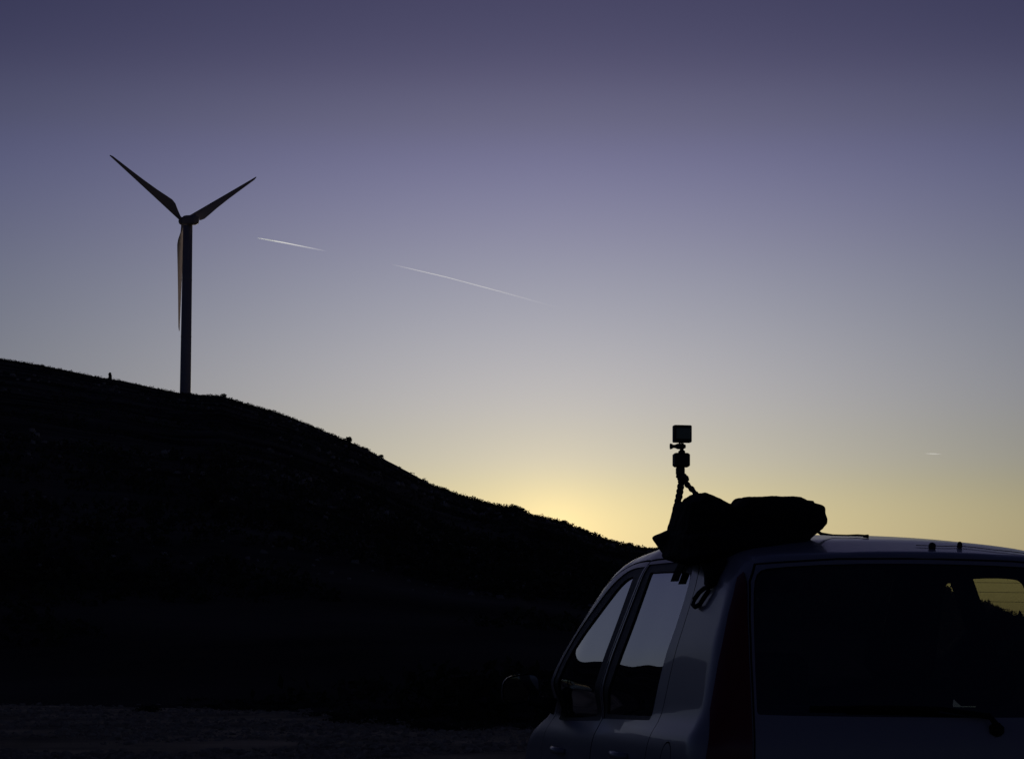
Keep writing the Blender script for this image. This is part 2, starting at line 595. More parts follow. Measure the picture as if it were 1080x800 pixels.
# ------------------------------------------------------------------ wind turbine
def turbine():
    az = px_az(195.5, 413)
    p, r = ground_point(az, 0)
    base = Vector((p.x, p.y, p.z - .6))
    e = empty('wind_turbine', base)
    m_px = r / FPX * 1.003                 # metres per photograph pixel at that distance
    HUB = (413 - 230.2) * m_px + .6
    # tower of three flanged sections
    prof = [(1.48, -1.0), (1.48, 0), (1.27, HUB - 1.3)]
    v, f = lathe(prof, 40)
    tw_ = mesh_obj('tower', v, f, M['turbine'], e)
    for k_, q in enumerate(tw_.data.polygons): q.use_smooth = len(q.vertices) == 4
    for k in (0, 1, 2):
        zz, rr = (HUB - 1.3) * k / 3 + .55, 1.48 - .21 * k / 3
        v, f = lathe([(rr, -.1), (rr + .045, -.09), (rr + .045, .09), (rr, .1)], 40, cap=False)
        fl = mesh_obj('flange', v, f, M['turbine'], tw_)
        fl.location = (0, 0, zz)
    cdir = Vector((-p.x, -p.y, 0)).normalized()          # towards the viewer
    left = Vector((0, 0, 1)).cross(cdir)                 # so that left in the picture is +left
    left = -left if left.x > 0 else left
    yaw = R(139.7)
    a = (cdir * math.cos(yaw) + left * math.sin(yaw)).normalized()
    a = (a + Vector((0, 0, .07))).normalized()
    h = Vector((0, 0, 1)).cross(a).normalized()
    if h.x < 0: h = -h
    u = a.cross(h)
    if u.z < 0: u = -u
    def fr(pt, org):                                     # (axis, side, up) -> local
        return org + a * pt[0] + h * pt[1] + u * pt[2]
    top = Vector((0, 0, HUB))
    # nacelle: rounded hull lofted along the shaft
    secs = [(-3.6, .8, .85), (-3.4, 1.05, 1.1), (-2.5, 1.25, 1.3), (0, 1.3, 1.36), (.9, 1.2, 1.28), (1.3, .98, 1.0)]
    v, f = [], []
    n = 20
    for (s, ry, rz) in secs:
        for k in range(n):
            q = 2 * math.pi * k / n
            cy, cz = math.cos(q), math.sin(q)
            ex = .55
            v.append(fr((s, ry * math.copysign(abs(cy) ** ex, cy), rz * math.copysign(abs(cz) ** ex, cz) + .1), top))
    for i in range(len(secs) - 1):
        for k in range(n):
            x0, x1 = i * n + k, i * n + (k + 1) % n
            f.append((x0, x1, x1 + n, x0 + n))
    f.append(tuple(range(n - 1, -1, -1))); f.append(tuple(range((len(secs) - 1) * n, len(secs) * n)))
    nac = mesh_obj('nacelle', v, f, M['turbine'], e, smooth=True)
    vv, ff = rbox(0, 0, 0, .5, .5, .5, .05)
    vv = [fr((q[0] - 2.8, q[1], q[2] + 1.5), top) for q in vv]
    mesh_obj('wind_sensor', vv, ff, M['turbine'], nac)
    # spinner
    prof = [(.95, 1.35), (1.12, 1.5), (1.15, 2.3), (.95, 2.8), (.55, 3.15), (.12, 3.3)]
    v, f = [], []
    for rr, s in prof:
        for k in range(n):
            q = 2 * math.pi * k / n
            v.append(fr((s, rr * math.cos(q), rr * math.sin(q)), top))
    for i in range(len(prof) - 1):
        for k in range(n):
            x0, x1 = i * n + k, i * n + (k + 1) % n
            f.append((x0, x1, x1 + n, x0 + n))
    f.append(tuple(range(n - 1, -1, -1))); f.append(tuple(range((len(prof) - 1) * n, len(prof) * n)))
    mesh_obj('hub', v, f, M['turbine'], e, smooth=True)
    hubc = top + a * 1.95
    BL = 29.58
    # blade: root cylinder, widest chord at a fifth, slender tip
    st = [(.6, 1.0, 1.0, 0), (1.6, 1.05, 1.0, 0), (3.2, 1.7, .8, 20), (5.2, 2.65, .6, 17), (6.6, 2.85, .5, 15), (8.5, 2.6, .42, 13), (12, 2.1, .32, 9),
          (17, 1.55, .24, 6), (22, 1.1, .17, 4), (26, .78, .12, 2), (28.6, .55, .08, 1), (BL, .25, .05, 0)]
    for phi in (57.9, -62.1, 177.9):
        d = u * math.cos(R(phi)) + h * math.sin(R(phi))
        c0 = a.cross(d)                                  # tangential
        v, f = [], []
        m = 16
        for (s, ch, tk, tw) in st:
            tw = R(-tw * .7 - 5)
            c1 = c0 * math.cos(tw) + a * math.sin(tw)
            t1 = -c0 * math.sin(tw) + a * math.cos(tw)
            for k in range(m):
                q = 2 * math.pi * k / m
                xx = .5 * ch * math.cos(q) + .5 * ch - .5 * max(0, 1 - s / BL)
                th_ = .5 * tk * math.sin(q) * (1 if s < 2 else (.55 + .45 * -math.cos(q)))
                v.append(hubc + d * s + c1 * xx + t1 * th_)
        for i in range(len(st) - 1):
            for k in range(m):
                x0, x1 = i * m + k, i * m + (k + 1) % m
                f.append((x0, x1, x1 + m, x0 + m))
        f.append(tuple(range(m - 1, -1, -1))); f.append(tuple(range((len(st) - 1) * m, len(st) * m)))
        mesh_obj('blade', v, f, M['turbine'], e, smooth=True)
    # entrance door at the tower foot, on the side of the track
    dd = (-cdir)
    v, f = rbox(0, 0, 0, .9, .16, 2.1, .03)
    ang = math.atan2(dd.y, dd.x)
    rot = Matrix.Rotation(ang - math.pi / 2, 3, 'Z')
    v = [rot @ Vector(q) + dd * 1.46 + Vector((0, 0, 2.2)) for q in v]
    mesh_obj('door', v, f, M['turbine'], e)
    tag(e, 'tall pale three-bladed wind turbine standing on the hill crest', 'wind turbine')
turbine()

# ------------------------------------------------------------------ contrails, about ten kilometres up
def contrail_mat(name, strength):
    m = bpy.data.materials.new(name)
    m.use_nodes = True
    nt = m.node_tree
    nt.nodes.remove(nt.nodes['Principled BSDF'])
    out = nt.nodes['Material Output']
    at_ = nt.nodes.new('ShaderNodeAttribute'); at_.attribute_name = 'ice'
    tc = nt.nodes.new('ShaderNodeTexCoord')
    nz = nt.nodes.new('ShaderNodeTexNoise'); nz.inputs['Scale'].default_value = .004; nz.inputs['Detail'].default_value = 3
    nt.links.new(tc.outputs['Object'], nz.inputs['Vector'])
    mr = nt.nodes.new('ShaderNodeMapRange')
    mr.inputs['From Min'].default_value = .3; mr.inputs['From Max'].default_value = .7
    mr.inputs['To Min'].default_value = .85 * strength; mr.inputs['To Max'].default_value = 1.0 * strength
    nt.links.new(nz.outputs['Fac'], mr.inputs['Value'])
    mul = nt.nodes.new('ShaderNodeMath'); mul.operation = 'MULTIPLY'; mul.use_clamp = True
    nt.links.new(at_.outputs['Fac'], mul.inputs[0]); nt.links.new(mr.outputs[0], mul.inputs[1])
    tl = nt.nodes.new('ShaderNodeBsdfTranslucent'); tl.inputs[0].default_value = (.88, .94, 1, 1)
    df = nt.nodes.new('ShaderNodeBsdfDiffuse'); df.inputs[0].default_value = (.9, .9, .95, 1)
    ad = nt.nodes.new('ShaderNodeMixShader'); ad.inputs[0].default_value = .25
    nt.links.new(tl.outputs[0], ad.inputs[1]); nt.links.new(df.outputs[0], ad.inputs[2])
    tr = nt.nodes.new('ShaderNodeBsdfTransparent')
    mx = nt.nodes.new('ShaderNodeMixShader')
    nt.links.new(mul.outputs[0], mx.inputs[0]); nt.links.new(tr.outputs[0], mx.inputs[1]); nt.links.new(ad.outputs[0], mx.inputs[2])
    nt.links.new(mx.outputs[0], out.inputs['Surface'])
    return m


def contrail(pts, Y, widths, ice, label, strength=1.0, group=None):
    n = 60
    t = np.linspace(0, 1, n)
    k = np.linspace(0, 1, len(pts))
    px = np.interp(t, k, [p[0] for p in pts]); py = np.interp(t, k, [p[1] for p in pts])
    w = np.interp(t, np.linspace(0, 1, len(widths)), widths); ic = np.interp(t, np.linspace(0, 1, len(ice)), ice)
    C = [at(a, b, Y) for a, b in zip(px, py)]
    org = C[0].copy()
    v, f = tube([c - org for c in C], [float(x) * .5 * Y / FPX for x in w], 10)
    o = mesh_obj('contrail', v, f, contrail_mat('contrail_ice', strength), None, True)
    o.location = org
    a_ = o.data.attributes.new('ice', 'FLOAT', 'POINT')
    a_.data.foreach_set('value', np.repeat(ic, 10).astype(np.float32))
    tag(o, label, 'contrail', group)
contrail([(272, 251), (300, 256), (345, 265)], 60000, [.7, 1.4, 1.4, 1.3, 1.2], [1, 1, .55, .2, 0], 'short bright white contrail head nearest the wind turbine', 1.0)
contrail([(412, 278.5), (470, 292), (530, 308), (598, 327)], 60000, [1.0, 1.1, 1.1, 1.1], [0, .22, .30, .22, .26, .13, .04, 0], 'long thin fading contrail sloping down towards the sunset glow', .8)
contrail([(975, 478), (993, 478.6)], 90000, [.7, 1.0, .8], [0, .3, .3, 0], 'tiny faint contrail dash low in the sky above the car roof', .8)

# ------------------------------------------------------------------ car: a smooth hull, cut into panels
TX, TY, PSI, ROLL = 1.2817, 6.9407, R(8), R(.5)
SX = .915                      # the hull is drawn 1.70 m wide; the car is a narrow one
car = empty('parked_car', (TX, TY, 0), PSI)
car.rotation_euler = (0, ROLL, PSI)
car.scale = (SX, 1, 1)
tag(car, 'pale grey five-door hatchback car parked on the gravel with gear on its roof', 'car')


def tab(pts, sm):
    xs = np.arange(pts[0][0] - .5, pts[-1][0] + .5, .002)
    ys = np.interp(xs, *zip(*pts))
    a, b = pts[0], pts[1]; m = xs < a[0]; ys[m] = a[1] + (xs[m] - a[0]) * (b[1] - a[1]) / (b[0] - a[0])
    a, b = pts[-1], pts[-2]; m = xs > a[0]; ys[m] = a[1] + (xs[m] - a[0]) * (b[1] - a[1]) / (b[0] - a[0])
    n = int(3 * sm / .002)
    k = np.exp(-.5 * (np.arange(-n, n + 1) * .002 / sm) ** 2); k /= k.sum()
    ys[n:-n] = np.convolve(ys, k, 'valid')
    return lambda v: np.interp(v, xs, ys)


HW = tab([(.1, .74), (.25, .795), (.45, .84), (.65, .85), (.82, .842), (.885, .828), (.93, .788), (1.15, .725), (1.45, .611), (1.7, .50)], .022)
WY = tab([(-.3, .93), (.2, .965), (.8, .992), (1.6, 1), (2.6, 1), (3.3, .98), (4.2, .93)], .15)
GW = tab([(0, 0), (.85, 0), (1.3, .022), (2.1, .070), (2.4, .090), (2.8, .092), (3.3, 0), (4.2, 0)], .10)
ZT = tab([(-.5, 1.29), (.2, 1.442), (.7, 1.511), (1.2, 1.547), (1.7, 1.556), (2.2, 1.53), (3.12, 1.02), (3.22, .985), (3.75, .86), (4.05, .76)], .06)
YR = tab([(.1, .08), (.3, .0), (.45, -.03), (.6, -.03), (.68, .02), (.9, .035), (1.0, .07), (1.42, .26), (1.6, .36)], .025)
YF = tab([(.1, 3.9), (.3, 4.0), (.55, 4.02), (.75, 3.95), (.9, 3.8), (1.2, 3.5)], .05)


def smax(a, b, k):
    h = np.clip(k - np.abs(a - b), 0, None) / k
    return np.maximum(a, b) + h * h * k * .25


def FB(x, y, z):
    x = np.abs(x)
    zs = z + .03 * (y - .8)
    g = np.clip((z - .88) / .15, 0, 1); g = g * g * (3 - 2 * g)
    s = (x - HW(zs) * WY(y) - g * GW(y)) * .95
    d = (ZT(y + .01) - ZT(y - .01)) / .02
    t = (z - (ZT(y) - .07 * x ** 2 - .13 * x ** 4)) / np.sqrt(1 + d * d)
    q = x / .8
    r = (YR(z) + .07 * q ** 2 + .09 * q ** 4 - y) * .92
    f = (y - (YF(z) - .10 * q ** 2 - .16 * q ** 4)) * .9
    kr = np.interp(x, [.48, .60], [.03, .10])        # the roof ends in a crisp lip, the corners are soft
    return smax(smax(smax(smax(s, t, .10), r, kr), f, .2), .2 - z, .06)


def grad(P):
    e = 2e-3
    g = np.stack([FB(P[:, 0] + e, P[:, 1], P[:, 2]) - FB(P[:, 0] - e, P[:, 1], P[:, 2]),
                  FB(P[:, 0], P[:, 1] + e, P[:, 2]) - FB(P[:, 0], P[:, 1] - e, P[:, 2]),
                  FB(P[:, 0], P[:, 1], P[:, 2] + e) - FB(P[:, 0], P[:, 1], P[:, 2] - e)], -1)
    return g / np.linalg.norm(g, axis=1)[:, None]


def bis(fn, lo, hi, up):
    """root of fn between lo and hi; fn rises with the variable when up"""
    lo = lo.copy(); hi = hi.copy()
    for _ in range(40):
        m = .5 * (lo + hi)
        v = fn(m)
        pos = (v > 0) if up else (v < 0)
        hi = np.where(pos, m, hi); lo = np.where(pos, lo, m)
    return .5 * (lo + hi)


def s_side(u, v):          # u = y, v = z  -> left side point
    x = bis(lambda q: FB(q, u, v), np.zeros_like(u), np.ones_like(u) * 1.2, True)
    return np.stack([-x, u, v], -1)


def s_top(u, v):           # u = x, v = y
    z = bis(lambda q: FB(u, v, q), np.full_like(u, .55), np.full_like(u, 2.0), True)
    return np.stack([u, v, z], -1)


def s_rear(u, v):          # u = x, v = z
    y = bis(lambda q: FB(u, q, v), np.full_like(u, -.6), np.full_like(u, 1.2), False)
    return np.stack([u, y, v], -1)


def s_front(u, v):
    y = bis(lambda q: FB(u, q, v), np.full_like(u, 2.8), np.full_like(u, 4.6), True)
    return np.stack([u, y, v], -1)


def dens(poly, h, closed=True):
    out = []
    n = len(poly)
    for i in range(n if closed else n - 1):
        a, b = np.array(poly[i], float), np.array(poly[(i + 1) % n], float)
        k = max(1, int(math.ceil(np.linalg.norm(b - a) / h)))
        for j in range(k):
            out.append(tuple(a + (b - a) * j / k))
    if not closed: out.append(tuple(map(float, poly[-1])))
    return out


def smooth_poly(poly, rounds=2, closed=True):
    """corner cutting"""
    for _ in range(rounds):
        q = []
        n = len(poly)
        rng_ = range(n) if closed else range(n - 1)
        if not closed: q.append(poly[0])
        for i in rng_:
            a, b = np.array(poly[i]), np.array(poly[(i + 1) % n])
            q.append(tuple(a * .75 + b * .25)); q.append(tuple(a * .25 + b * .75))
        if not closed: q.append(poly[-1])
        poly = q
    return poly


def offset_poly(poly, d):
    """move a closed outline inwards by d"""
    P = np.array(poly)
    ar = .5 * np.sum(P[:, 0] * np.roll(P[:, 1], -1) - np.roll(P[:, 0], -1) * P[:, 1])
    t = np.roll(P, -1, 0) - np.roll(P, 1, 0)
    t /= np.linalg.norm(t, axis=1)[:, None] + 1e-9
    nrm = np.stack([-t[:, 1], t[:, 0]], -1) * (1 if ar > 0 else -1)
    return [tuple(p) for p in P + nrm * d]


def inside(P, poly):
    poly = np.array(poly)
    x, y = P[:, 0], P[:, 1]
    c = np.zeros(len(P), bool)
    n = len(poly)
    for i in range(n):
        x0, y0 = poly[i]; x1, y1 = poly[(i + 1) % n]
        hit = ((y0 > y) != (y1 > y)) & (x < (x1 - x0) * (y - y0) / (y1 - y0 + 1e-12) + x0)
        c ^= hit
    return c


def region(outer, loops, h, classes):
    """triangulate the outline with every loop as an edge; classes: list of (name, test) first match wins"""
    verts, edges = [], []
    for lp in [outer] + loops:
        o = len(verts)
        verts += lp
        edges += [(o + i, o + (i + 1) % len(lp)) for i in range(len(lp))]
    B = np.array(verts)
    lo, hi = B.min(0), B.max(0)
    gx = np.arange(lo[0], hi[0], h)
    pts = []
    for j, y in enumerate(np.arange(lo[1], hi[1], h * .866)):
        for x in gx:
            pts.append((x + (h * .5 if j % 2 else 0), y))
    P = np.array(pts)
    P = P[inside(P, outer)]
    keep = np.ones(len(P), bool)
    for i in range(0, len(P), 500):
        d = np.linalg.norm(P[i:i + 500, None] - B[None], axis=2).min(1)
        keep[i:i + 500] = d > h * .45
    P = P[keep]
    allv = [Vector((float(a), float(b))) for a, b in verts] + [Vector((float(a), float(b))) for a, b in P]
    vo, eo, fo, *_ = delaunay_2d_cdt(allv, edges, [], 0, 1e-6)
    V = np.array([(q[0], q[1]) for q in vo])
    T = np.array([f for f in fo])
    C = V[T].mean(1)
    ins = inside(C, outer)
    T, C = T[ins], C[ins]
    left = np.ones(len(T), bool)
    res = {}
    for name, test in classes:
        m = left & (test(C) if callable(test) else inside(C, test))
        res[name] = T[m]; left &= ~m
    res['rest'] = T[left]
    return V, res


def panel(name, P, N, T, mats, parent, off=0.0, thick=.0, mirror=False, flip=False):
    """panel mesh from hull points P, normals N and triangles T, with an inner skin when thick"""
    if len(T) == 0: return None
    used = np.unique(T)
    mp = -np.ones(len(P), int); mp[used] = np.arange(len(used))
    p = P[used] + N[used] * off; nn = N[used].copy(); t = mp[T]
    if mirror:
        p = p * np.array([-1, 1, 1]); nn = nn * np.array([-1, 1, 1]); t = t[:, ::-1]
    # make the triangles face outwards
    fn = np.cross(p[t[:, 1]] - p[t[:, 0]], p[t[:, 2]] - p[t[:, 0]])
    bad = (fn * nn[t].mean(1)).sum(1) < 0
    t = t.copy(); t[bad] = t[bad][:, ::-1]
    n = len(p)
    verts = [p]; faces = [tuple(f) for f in t]; mi = [0] * len(t)
    ln = [nn[i] for f in t for i in f]
    if thick:
        verts.append(p - nn * thick)
        faces += [tuple(f[::-1] + n) for f in t]; mi += [1] * len(t)
        ln += [-nn[i] for f in t for i in f[::-1]]
        ed = {}
        for f in t:
            for a, b in ((f[0], f[1]), (f[1], f[2]), (f[2], f[0])):
                if (b, a) in ed: del ed[(b, a)]
                else: ed[(a, b)] = 1
        for a, b in ed:
            q = (a, a + n, b + n, b)
            faces.append(q); mi.append(1)
            va, vb = p[a], p[b]
            fnv = np.cross(-nn[a] * thick, vb - va); fnv /= np.linalg.norm(fnv) + 1e-12
            ln += [fnv] * 4
    verts = np.concatenate(verts)
    me = bpy.data.meshes.new(name)
    me.from_pydata(verts.tolist(), [], [tuple(int(i) for i in f) for f in faces])
    for m in mats: me.materials.append(m)
    me.polygons.foreach_set('material_index', np.array(mi, np.int32) % len(mats))
    me.shade_smooth()
    me.normals_split_custom_set([tuple(map(float, q)) for q in ln])
    me.update()
    o = bpy.data.objects.new(name, me)
    COL.objects.link(o)
    o.parent = parent
    return o


H = .034
PM = [M['paint'], M['inside']]
TM = [M['trim'], M['inside']]
# --- shared seam lines of the hull
tail_z = [.22, .45, .60, .70, .844, .979, 1.118, 1.26, 1.347, 1.40, 1.435]
tail_x = [.745, .782, .785, .782, .764, .738, .700, .655, .622, .597, .573]
zz = np.array(dens([(z,) for z in tail_z], .03, False)).ravel()
cor_x = np.interp(zz, tail_z, tail_x)
corner = s_rear(-cor_x, zz)                                  # rear corner line, left
yc_end = corner[-1, 1]
x_end = cor_x[-1]
edge_y = [yc_end, .9, 1.6, 1.95, 2.2, 2.6, 3.05, 3.3, 3.65, 3.80]
edge_x = [x_end, .578, .586, .586, .602, .664, .730, .705, .66, .60]
ey = np.array(dens([(y,) for y in edge_y], .03, False)).ravel()
ex = np.interp(ey, edge_y, edge_x)
kern = np.ones(7) / 7
exs = np.convolve(np.pad(ex, 3, 'edge'), kern, 'valid'); exs[0], exs[-1] = ex[0], ex[-1]
roofline = s_top(-exs, ey)                                   # roof / bonnet edge, left
zf_top = roofline[-1, 2]
fz = np.array(dens([(.22,), (zf_top,)], .03, False)).ravel()
front_cor = s_front(np.full_like(fz, -exs[-1]), fz)

# --- left side sheet
rear_edge = [(p[1], p[2]) for p in corner]
roof_edge = [(p[1], p[2]) for p in roofline]
front_edge = [(p[1], p[2]) for p in front_cor]
sill = dens([(front_edge[0][0], .22), (rear_edge[0][0], .22)], .03, False)[1:-1]
outer = rear_edge + roof_edge[1:] + front_edge[::-1][1:] + sill


def arch(cy, cz, r, n=26):
    return [(cy + r * math.cos(2 * math.pi * k / n), cz + r * math.sin(2 * math.pi * k / n)) for k in range(n)]


def outline(p): return dens(smooth_poly(p, 2), .025)
fglass = outline([(1.82, 1.413), (1.808, 1.413), (1.832, 1.14), (1.891, 0.926), (1.903, 0.909), (1.93, 0.907), (2.288, 0.89), (2.647, 0.88), (2.686, 0.882), (2.598, 0.985), (2.492, 1.095), (2.346, 1.196), (2.208, 1.27), (2.071, 1.344), (1.962, 1.394), (1.891, 1.411)])
rglass = outline([(1.578, 1.422), (1.568, 1.422), (1.585, 1.14), (1.677, 0.942), (1.698, 0.921), (1.661, 0.922), (1.263, 0.931), (0.962, 0.939), (0.939, 0.941), (0.938, 0.966), (0.957, 1.09), (0.939, 1.24), (0.964, 1.374), (0.988, 1.401), (1.056, 1.409), (1.274, 1.418)])
fseal = outline([(1.69, 1.445), (1.687, 1.445), (1.698, 1.417), (1.776, 0.921), (1.798, 0.893), (1.827, 0.892), (2.289, 0.876), (2.727, 0.862), (2.786, 0.872), (2.687, 0.999), (2.544, 1.128), (2.401, 1.228), (2.262, 1.308), (2.128, 1.379), (1.99, 1.428), (1.888, 1.444)])
rseal = outline([(1.647, 1.451), (1.644, 1.451), (1.655, 1.417), (1.735, 0.921), (1.752, 0.902), (1.72, 0.903), (1.276, 0.915), (0.945, 0.924), (0.925, 0.926), (0.922, 0.95), (0.945, 1.09), (0.925, 1.245), (0.95, 1.384), (0.983, 1.427), (1.095, 1.443), (1.286, 1.449)])
fdoor = dens(smooth_poly([(1.665, 1.463), (1.67, 1.456), (1.782, 0.901), (1.754, 0.34), (1.796, 0.28), (2.84, 0.28), (2.927, 0.36), (2.95, 0.7), (2.953, 0.84), (2.888, 0.9), (2.755, 1.04), (2.595, 1.175), (2.455, 1.27), (2.315, 1.352), (2.161, 1.411), (2.043, 1.445), (1.901, 1.462)], 1), .03)
rdoor = dens(smooth_poly([(1.653, 1.463), (1.656, 1.456), (1.769, 0.901), (1.741, 0.34), (1.703, 0.28), (1.123, 0.28), (1.057, 0.36), (0.963, 0.52), (0.849, 0.66), (0.8, 0.8), (0.795, 0.9), (0.795, 0.933), (0.802, 1.0), (0.818, 1.078), (0.831, 1.257), (0.846, 1.35), (0.881, 1.408), (0.941, 1.431), (1.015, 1.444), (1.284, 1.461)], 1), .03)
fgap, rgap = offset_poly(fdoor, -.007), offset_poly(rdoor, -.007)
arch_r, arch_f = arch(.62, .30, .345), arch(3.18, .30, .345)
flap = arch(.52, .80, .075, 20)
flap_in = offset_poly(flap, .005)
V2, cls = region(outer, [fglass, rglass, fseal, rseal, fdoor, rdoor, fgap, rgap, arch_r, arch_f, flap, flap_in], H,
                 [('arch', lambda C: inside(C, arch_r) | inside(C, arch_f)),
                  ('fglass', fglass), ('fseal', fseal), ('rglass', rglass), ('rseal', rseal),
                  ('fdoor', fdoor), ('rdoor', rdoor), ('gap', lambda C: inside(C, fgap) | inside(C, rgap)),
                  ('flap', flap_in), ('flapgap', flap)])
PS = s_side(V2[:, 0].copy(), V2[:, 1].copy())
NS = grad(PS)
for mir in (False, True):
    panel('side_panel', PS, NS, cls['rest'], PM, car, 0, .03, mir)
    if not mir:
        lid = panel('fuel_lid', PS, NS, cls['flap'], PM, car, 0, .006, mir)
    else:
        panel('quarter_patch', PS, NS, np.concatenate([cls['flap'], cls['flapgap']]), PM, car, 0, .03, mir)
    panel('door_seal', PS, NS, cls['gap'], TM, car, -.012, .01, mir)
    if not mir: panel('fuel_lid_recess', PS, NS, cls['flapgap'], TM, car, -.008, .01, mir)
    for nm, a, b, c, hy in (('front_door', 'fdoor', 'fseal', 'fglass', 2.42), ('rear_door', 'rdoor', 'rseal', 'rglass', 1.17)):
        d = panel(nm, PS, NS, cls[a], PM, car, 0, .03, mir)
        panel('window_frame', PS, NS, cls[b], TM, d, -.004, .02, mir)
        panel('window', PS, NS, cls[c], [M['glass']], d, -.010, 0, mir)
        # handle: bow over a shallow cup
        sx = 1 if mir else -1
        q = s_side(np.array([hy - .1, hy - .07, hy, hy + .07, hy + .1]), np.array([.79 + (-.03 if hy > 2 else .012)] * 5))
        off = [0, .026, .034, .026, 0]
        v, f = tube([(abs(p[0]) * sx + sx * o_, p[1], p[2]) for p, o_ in zip(q, off)], [.011, .013, .013, .013, .011], 10)
        mesh_obj('handle', v, f, M['paint'], d, True)

# --- roof, windscreen, bonnet
rx = np.linspace(-x_end, x_end, 41)
def roof_rear_y(x): return .272 + (yc_end - .272) * np.abs(x / x_end) ** 2.2
rear_top = s_top(rx, roof_rear_y(rx))
left_e = [(p[0], p[1]) for p in roofline]
fx = np.linspace(-exs[-1], exs[-1], 31)
outer_t = [(p[0], p[1]) for p in rear_top][1:-1] + [(-a, b) for a, b in left_e] + [(a, 3.80) for a in fx[::-1]][1:-1] + left_e[::-1]
ws = [(-.555, 2.235), (-.60, 2.45), (-.655, 2.75), (-.70, 3.02), (-.60, 3.10), (-.3, 3.16), (0, 3.175), (.3, 3.16), (.60, 3.10), (.70, 3.02), (.655, 2.75), (.60, 2.45), (.555, 2.235), (.3, 2.185), (0, 2.17), (-.3, 2.185)]
ws = dens(smooth_poly(ws, 1), .03)
wsf = offset_poly(ws, -.018)
bon = dens([(-.66, 3.24), (0, 3.30), (.66, 3.24), (.60, 3.76), (-.60, 3.76)], .03)
bong = offset_poly(bon, -.006)
V3, ct = region(outer_t, [ws, wsf, bon, bong], H, [('ws', ws), ('wsf', wsf), ('bon', bon), ('bong', bong), ('cowl', lambda C: (C[:, 1] > 3.0) & (C[:, 1] < 3.3)), ('front', lambda C: C[:, 1] > 3.2)])
PT = s_top(V3[:, 0].copy(), V3[:, 1].copy()); NT = grad(PT)
roof = panel('roof', PT, NT, ct['rest'], PM, car, 0, .035)
wsp = panel('windscreen', PT, NT, ct['ws'], [M['glass']], car, -.006, 0)
panel('windscreen_frame', PT, NT, ct['wsf'], TM, wsp, -.003, .02)
panel('bonnet', PT, NT, ct['bon'], PM, car, 0, .03)
panel('bonnet_gap', PT, NT, ct['bong'], TM, car, -.012, .01)
panel('cowl', PT, NT, ct['cowl'], TM, car, -.004, .02)
panel('front_panel', PT, NT, ct['front'], PM, car, 0, .03)

# --- rear sheet: tailgate, glass, lamps, bumper
bx = np.linspace(-cor_x[0], cor_x[0], 45)
outer_r = [(a, .22) for a in bx][1:-1] + [(-p[0], p[2]) for p in corner] + [(p[0], p[2]) for p in rear_top][::-1][1:-1] + [(p[0], p[2]) for p in corner][::-1]
tg_z = [.70, .846, .971, 1.119, 1.259, 1.36, 1.412]
tg_x = [.628, .625, .620, .611, .599, .583, .556]
tg = [(-x, z) for x, z in zip(tg_x, tg_z)] + [(x, z) for x, z in zip(tg_x, tg_z)][::-1]
tgt = dens([(-x, z) for x, z in zip(tg_x, tg_z)] + [(-.3, 1.428), (0, 1.432), (.3, 1.428)] + [(x, z) for x, z in zip(tg_x, tg_z)][::-1], .03)
tgg = offset_poly(tgt, -.006)
rw = dens(smooth_poly([(-.612, .972), (-.612, .99), (-.603, 1.12), (-.591, 1.26), (-.578, 1.35), (-.558, 1.392), (-.52, 1.403), (-.3, 1.416), (0, 1.420), (.3, 1.416), (.52, 1.403), (.558, 1.392), (.578, 1.35), (.591, 1.26), (.603, 1.12), (.612, .99), (.612, .972), (.60, .968), (.3, .966), (0, .965), (-.3, .966), (-.60, .968)], 1), .03)
lampL = [(-x, z) for x, z in zip([.637, .634, .629, .620, .608, .593], [.70, .846, .971, 1.119, 1.259, 1.36])] + [(-.592, 1.388), (-.612, 1.37)] + \
        [(-x - .02, z) for x, z in zip([.622, .655, .700, .738, .764, .782], [1.347, 1.26, 1.118, .979, .844, .70])]
lampL = dens(lampL, .03)
lampR = [(-a, b) for a, b in lampL]
Cz = dens([(-.79, .685), (.79, .685)], .03, False)
V4, cr_ = region(outer_r, [tgt, tgg, rw, lampL, lampR], H,
                 [('rw', rw), ('tg', tgt), ('lampL', lampL), ('lampR', lampR), ('gap', tgg), ('bumper', lambda C: C[:, 1] < .69)])
PR = s_rear(V4[:, 0].copy(), V4[:, 1].copy()); NR = grad(PR)
tailgate = panel('tailgate', PR, NR, cr_['tg'], PM, car, 0, .03)
panel('rear_window', PR, NR, cr_['rw'], [M['glass']], tailgate, -.004, 0)
panel('tailgate_seal', PR, NR, cr_['gap'], TM, car, -.012, .01)
panel('tail_lamp', PR, NR, cr_['lampL'], [M['lamp'], M['trim']], car, .006, .02)
panel('tail_lamp', PR, NR, cr_['lampR'], [M['lamp'], M['trim']], car, .006, .02)
panel('rear_bumper', PR, NR, cr_['bumper'], PM, car, .004, .03)
panel('rear_panel', PR, NR, cr_['rest'], PM, car, 0, .03)
# heater wires across the glass
parts = []
for k in range(13):
    z = 1.02 + k * .029
    xs_ = np.linspace(-.55, .55, 24)
    q = s_rear(xs_, np.full_like(xs_, z)); nn = grad(q)
    parts.append(tube([tuple(a - b * .008) for a, b in zip(q, nn)], .0006, 4))
v, f = join(*parts)
mesh_obj('heater_wires', v, f, M['wire'], tailgate)
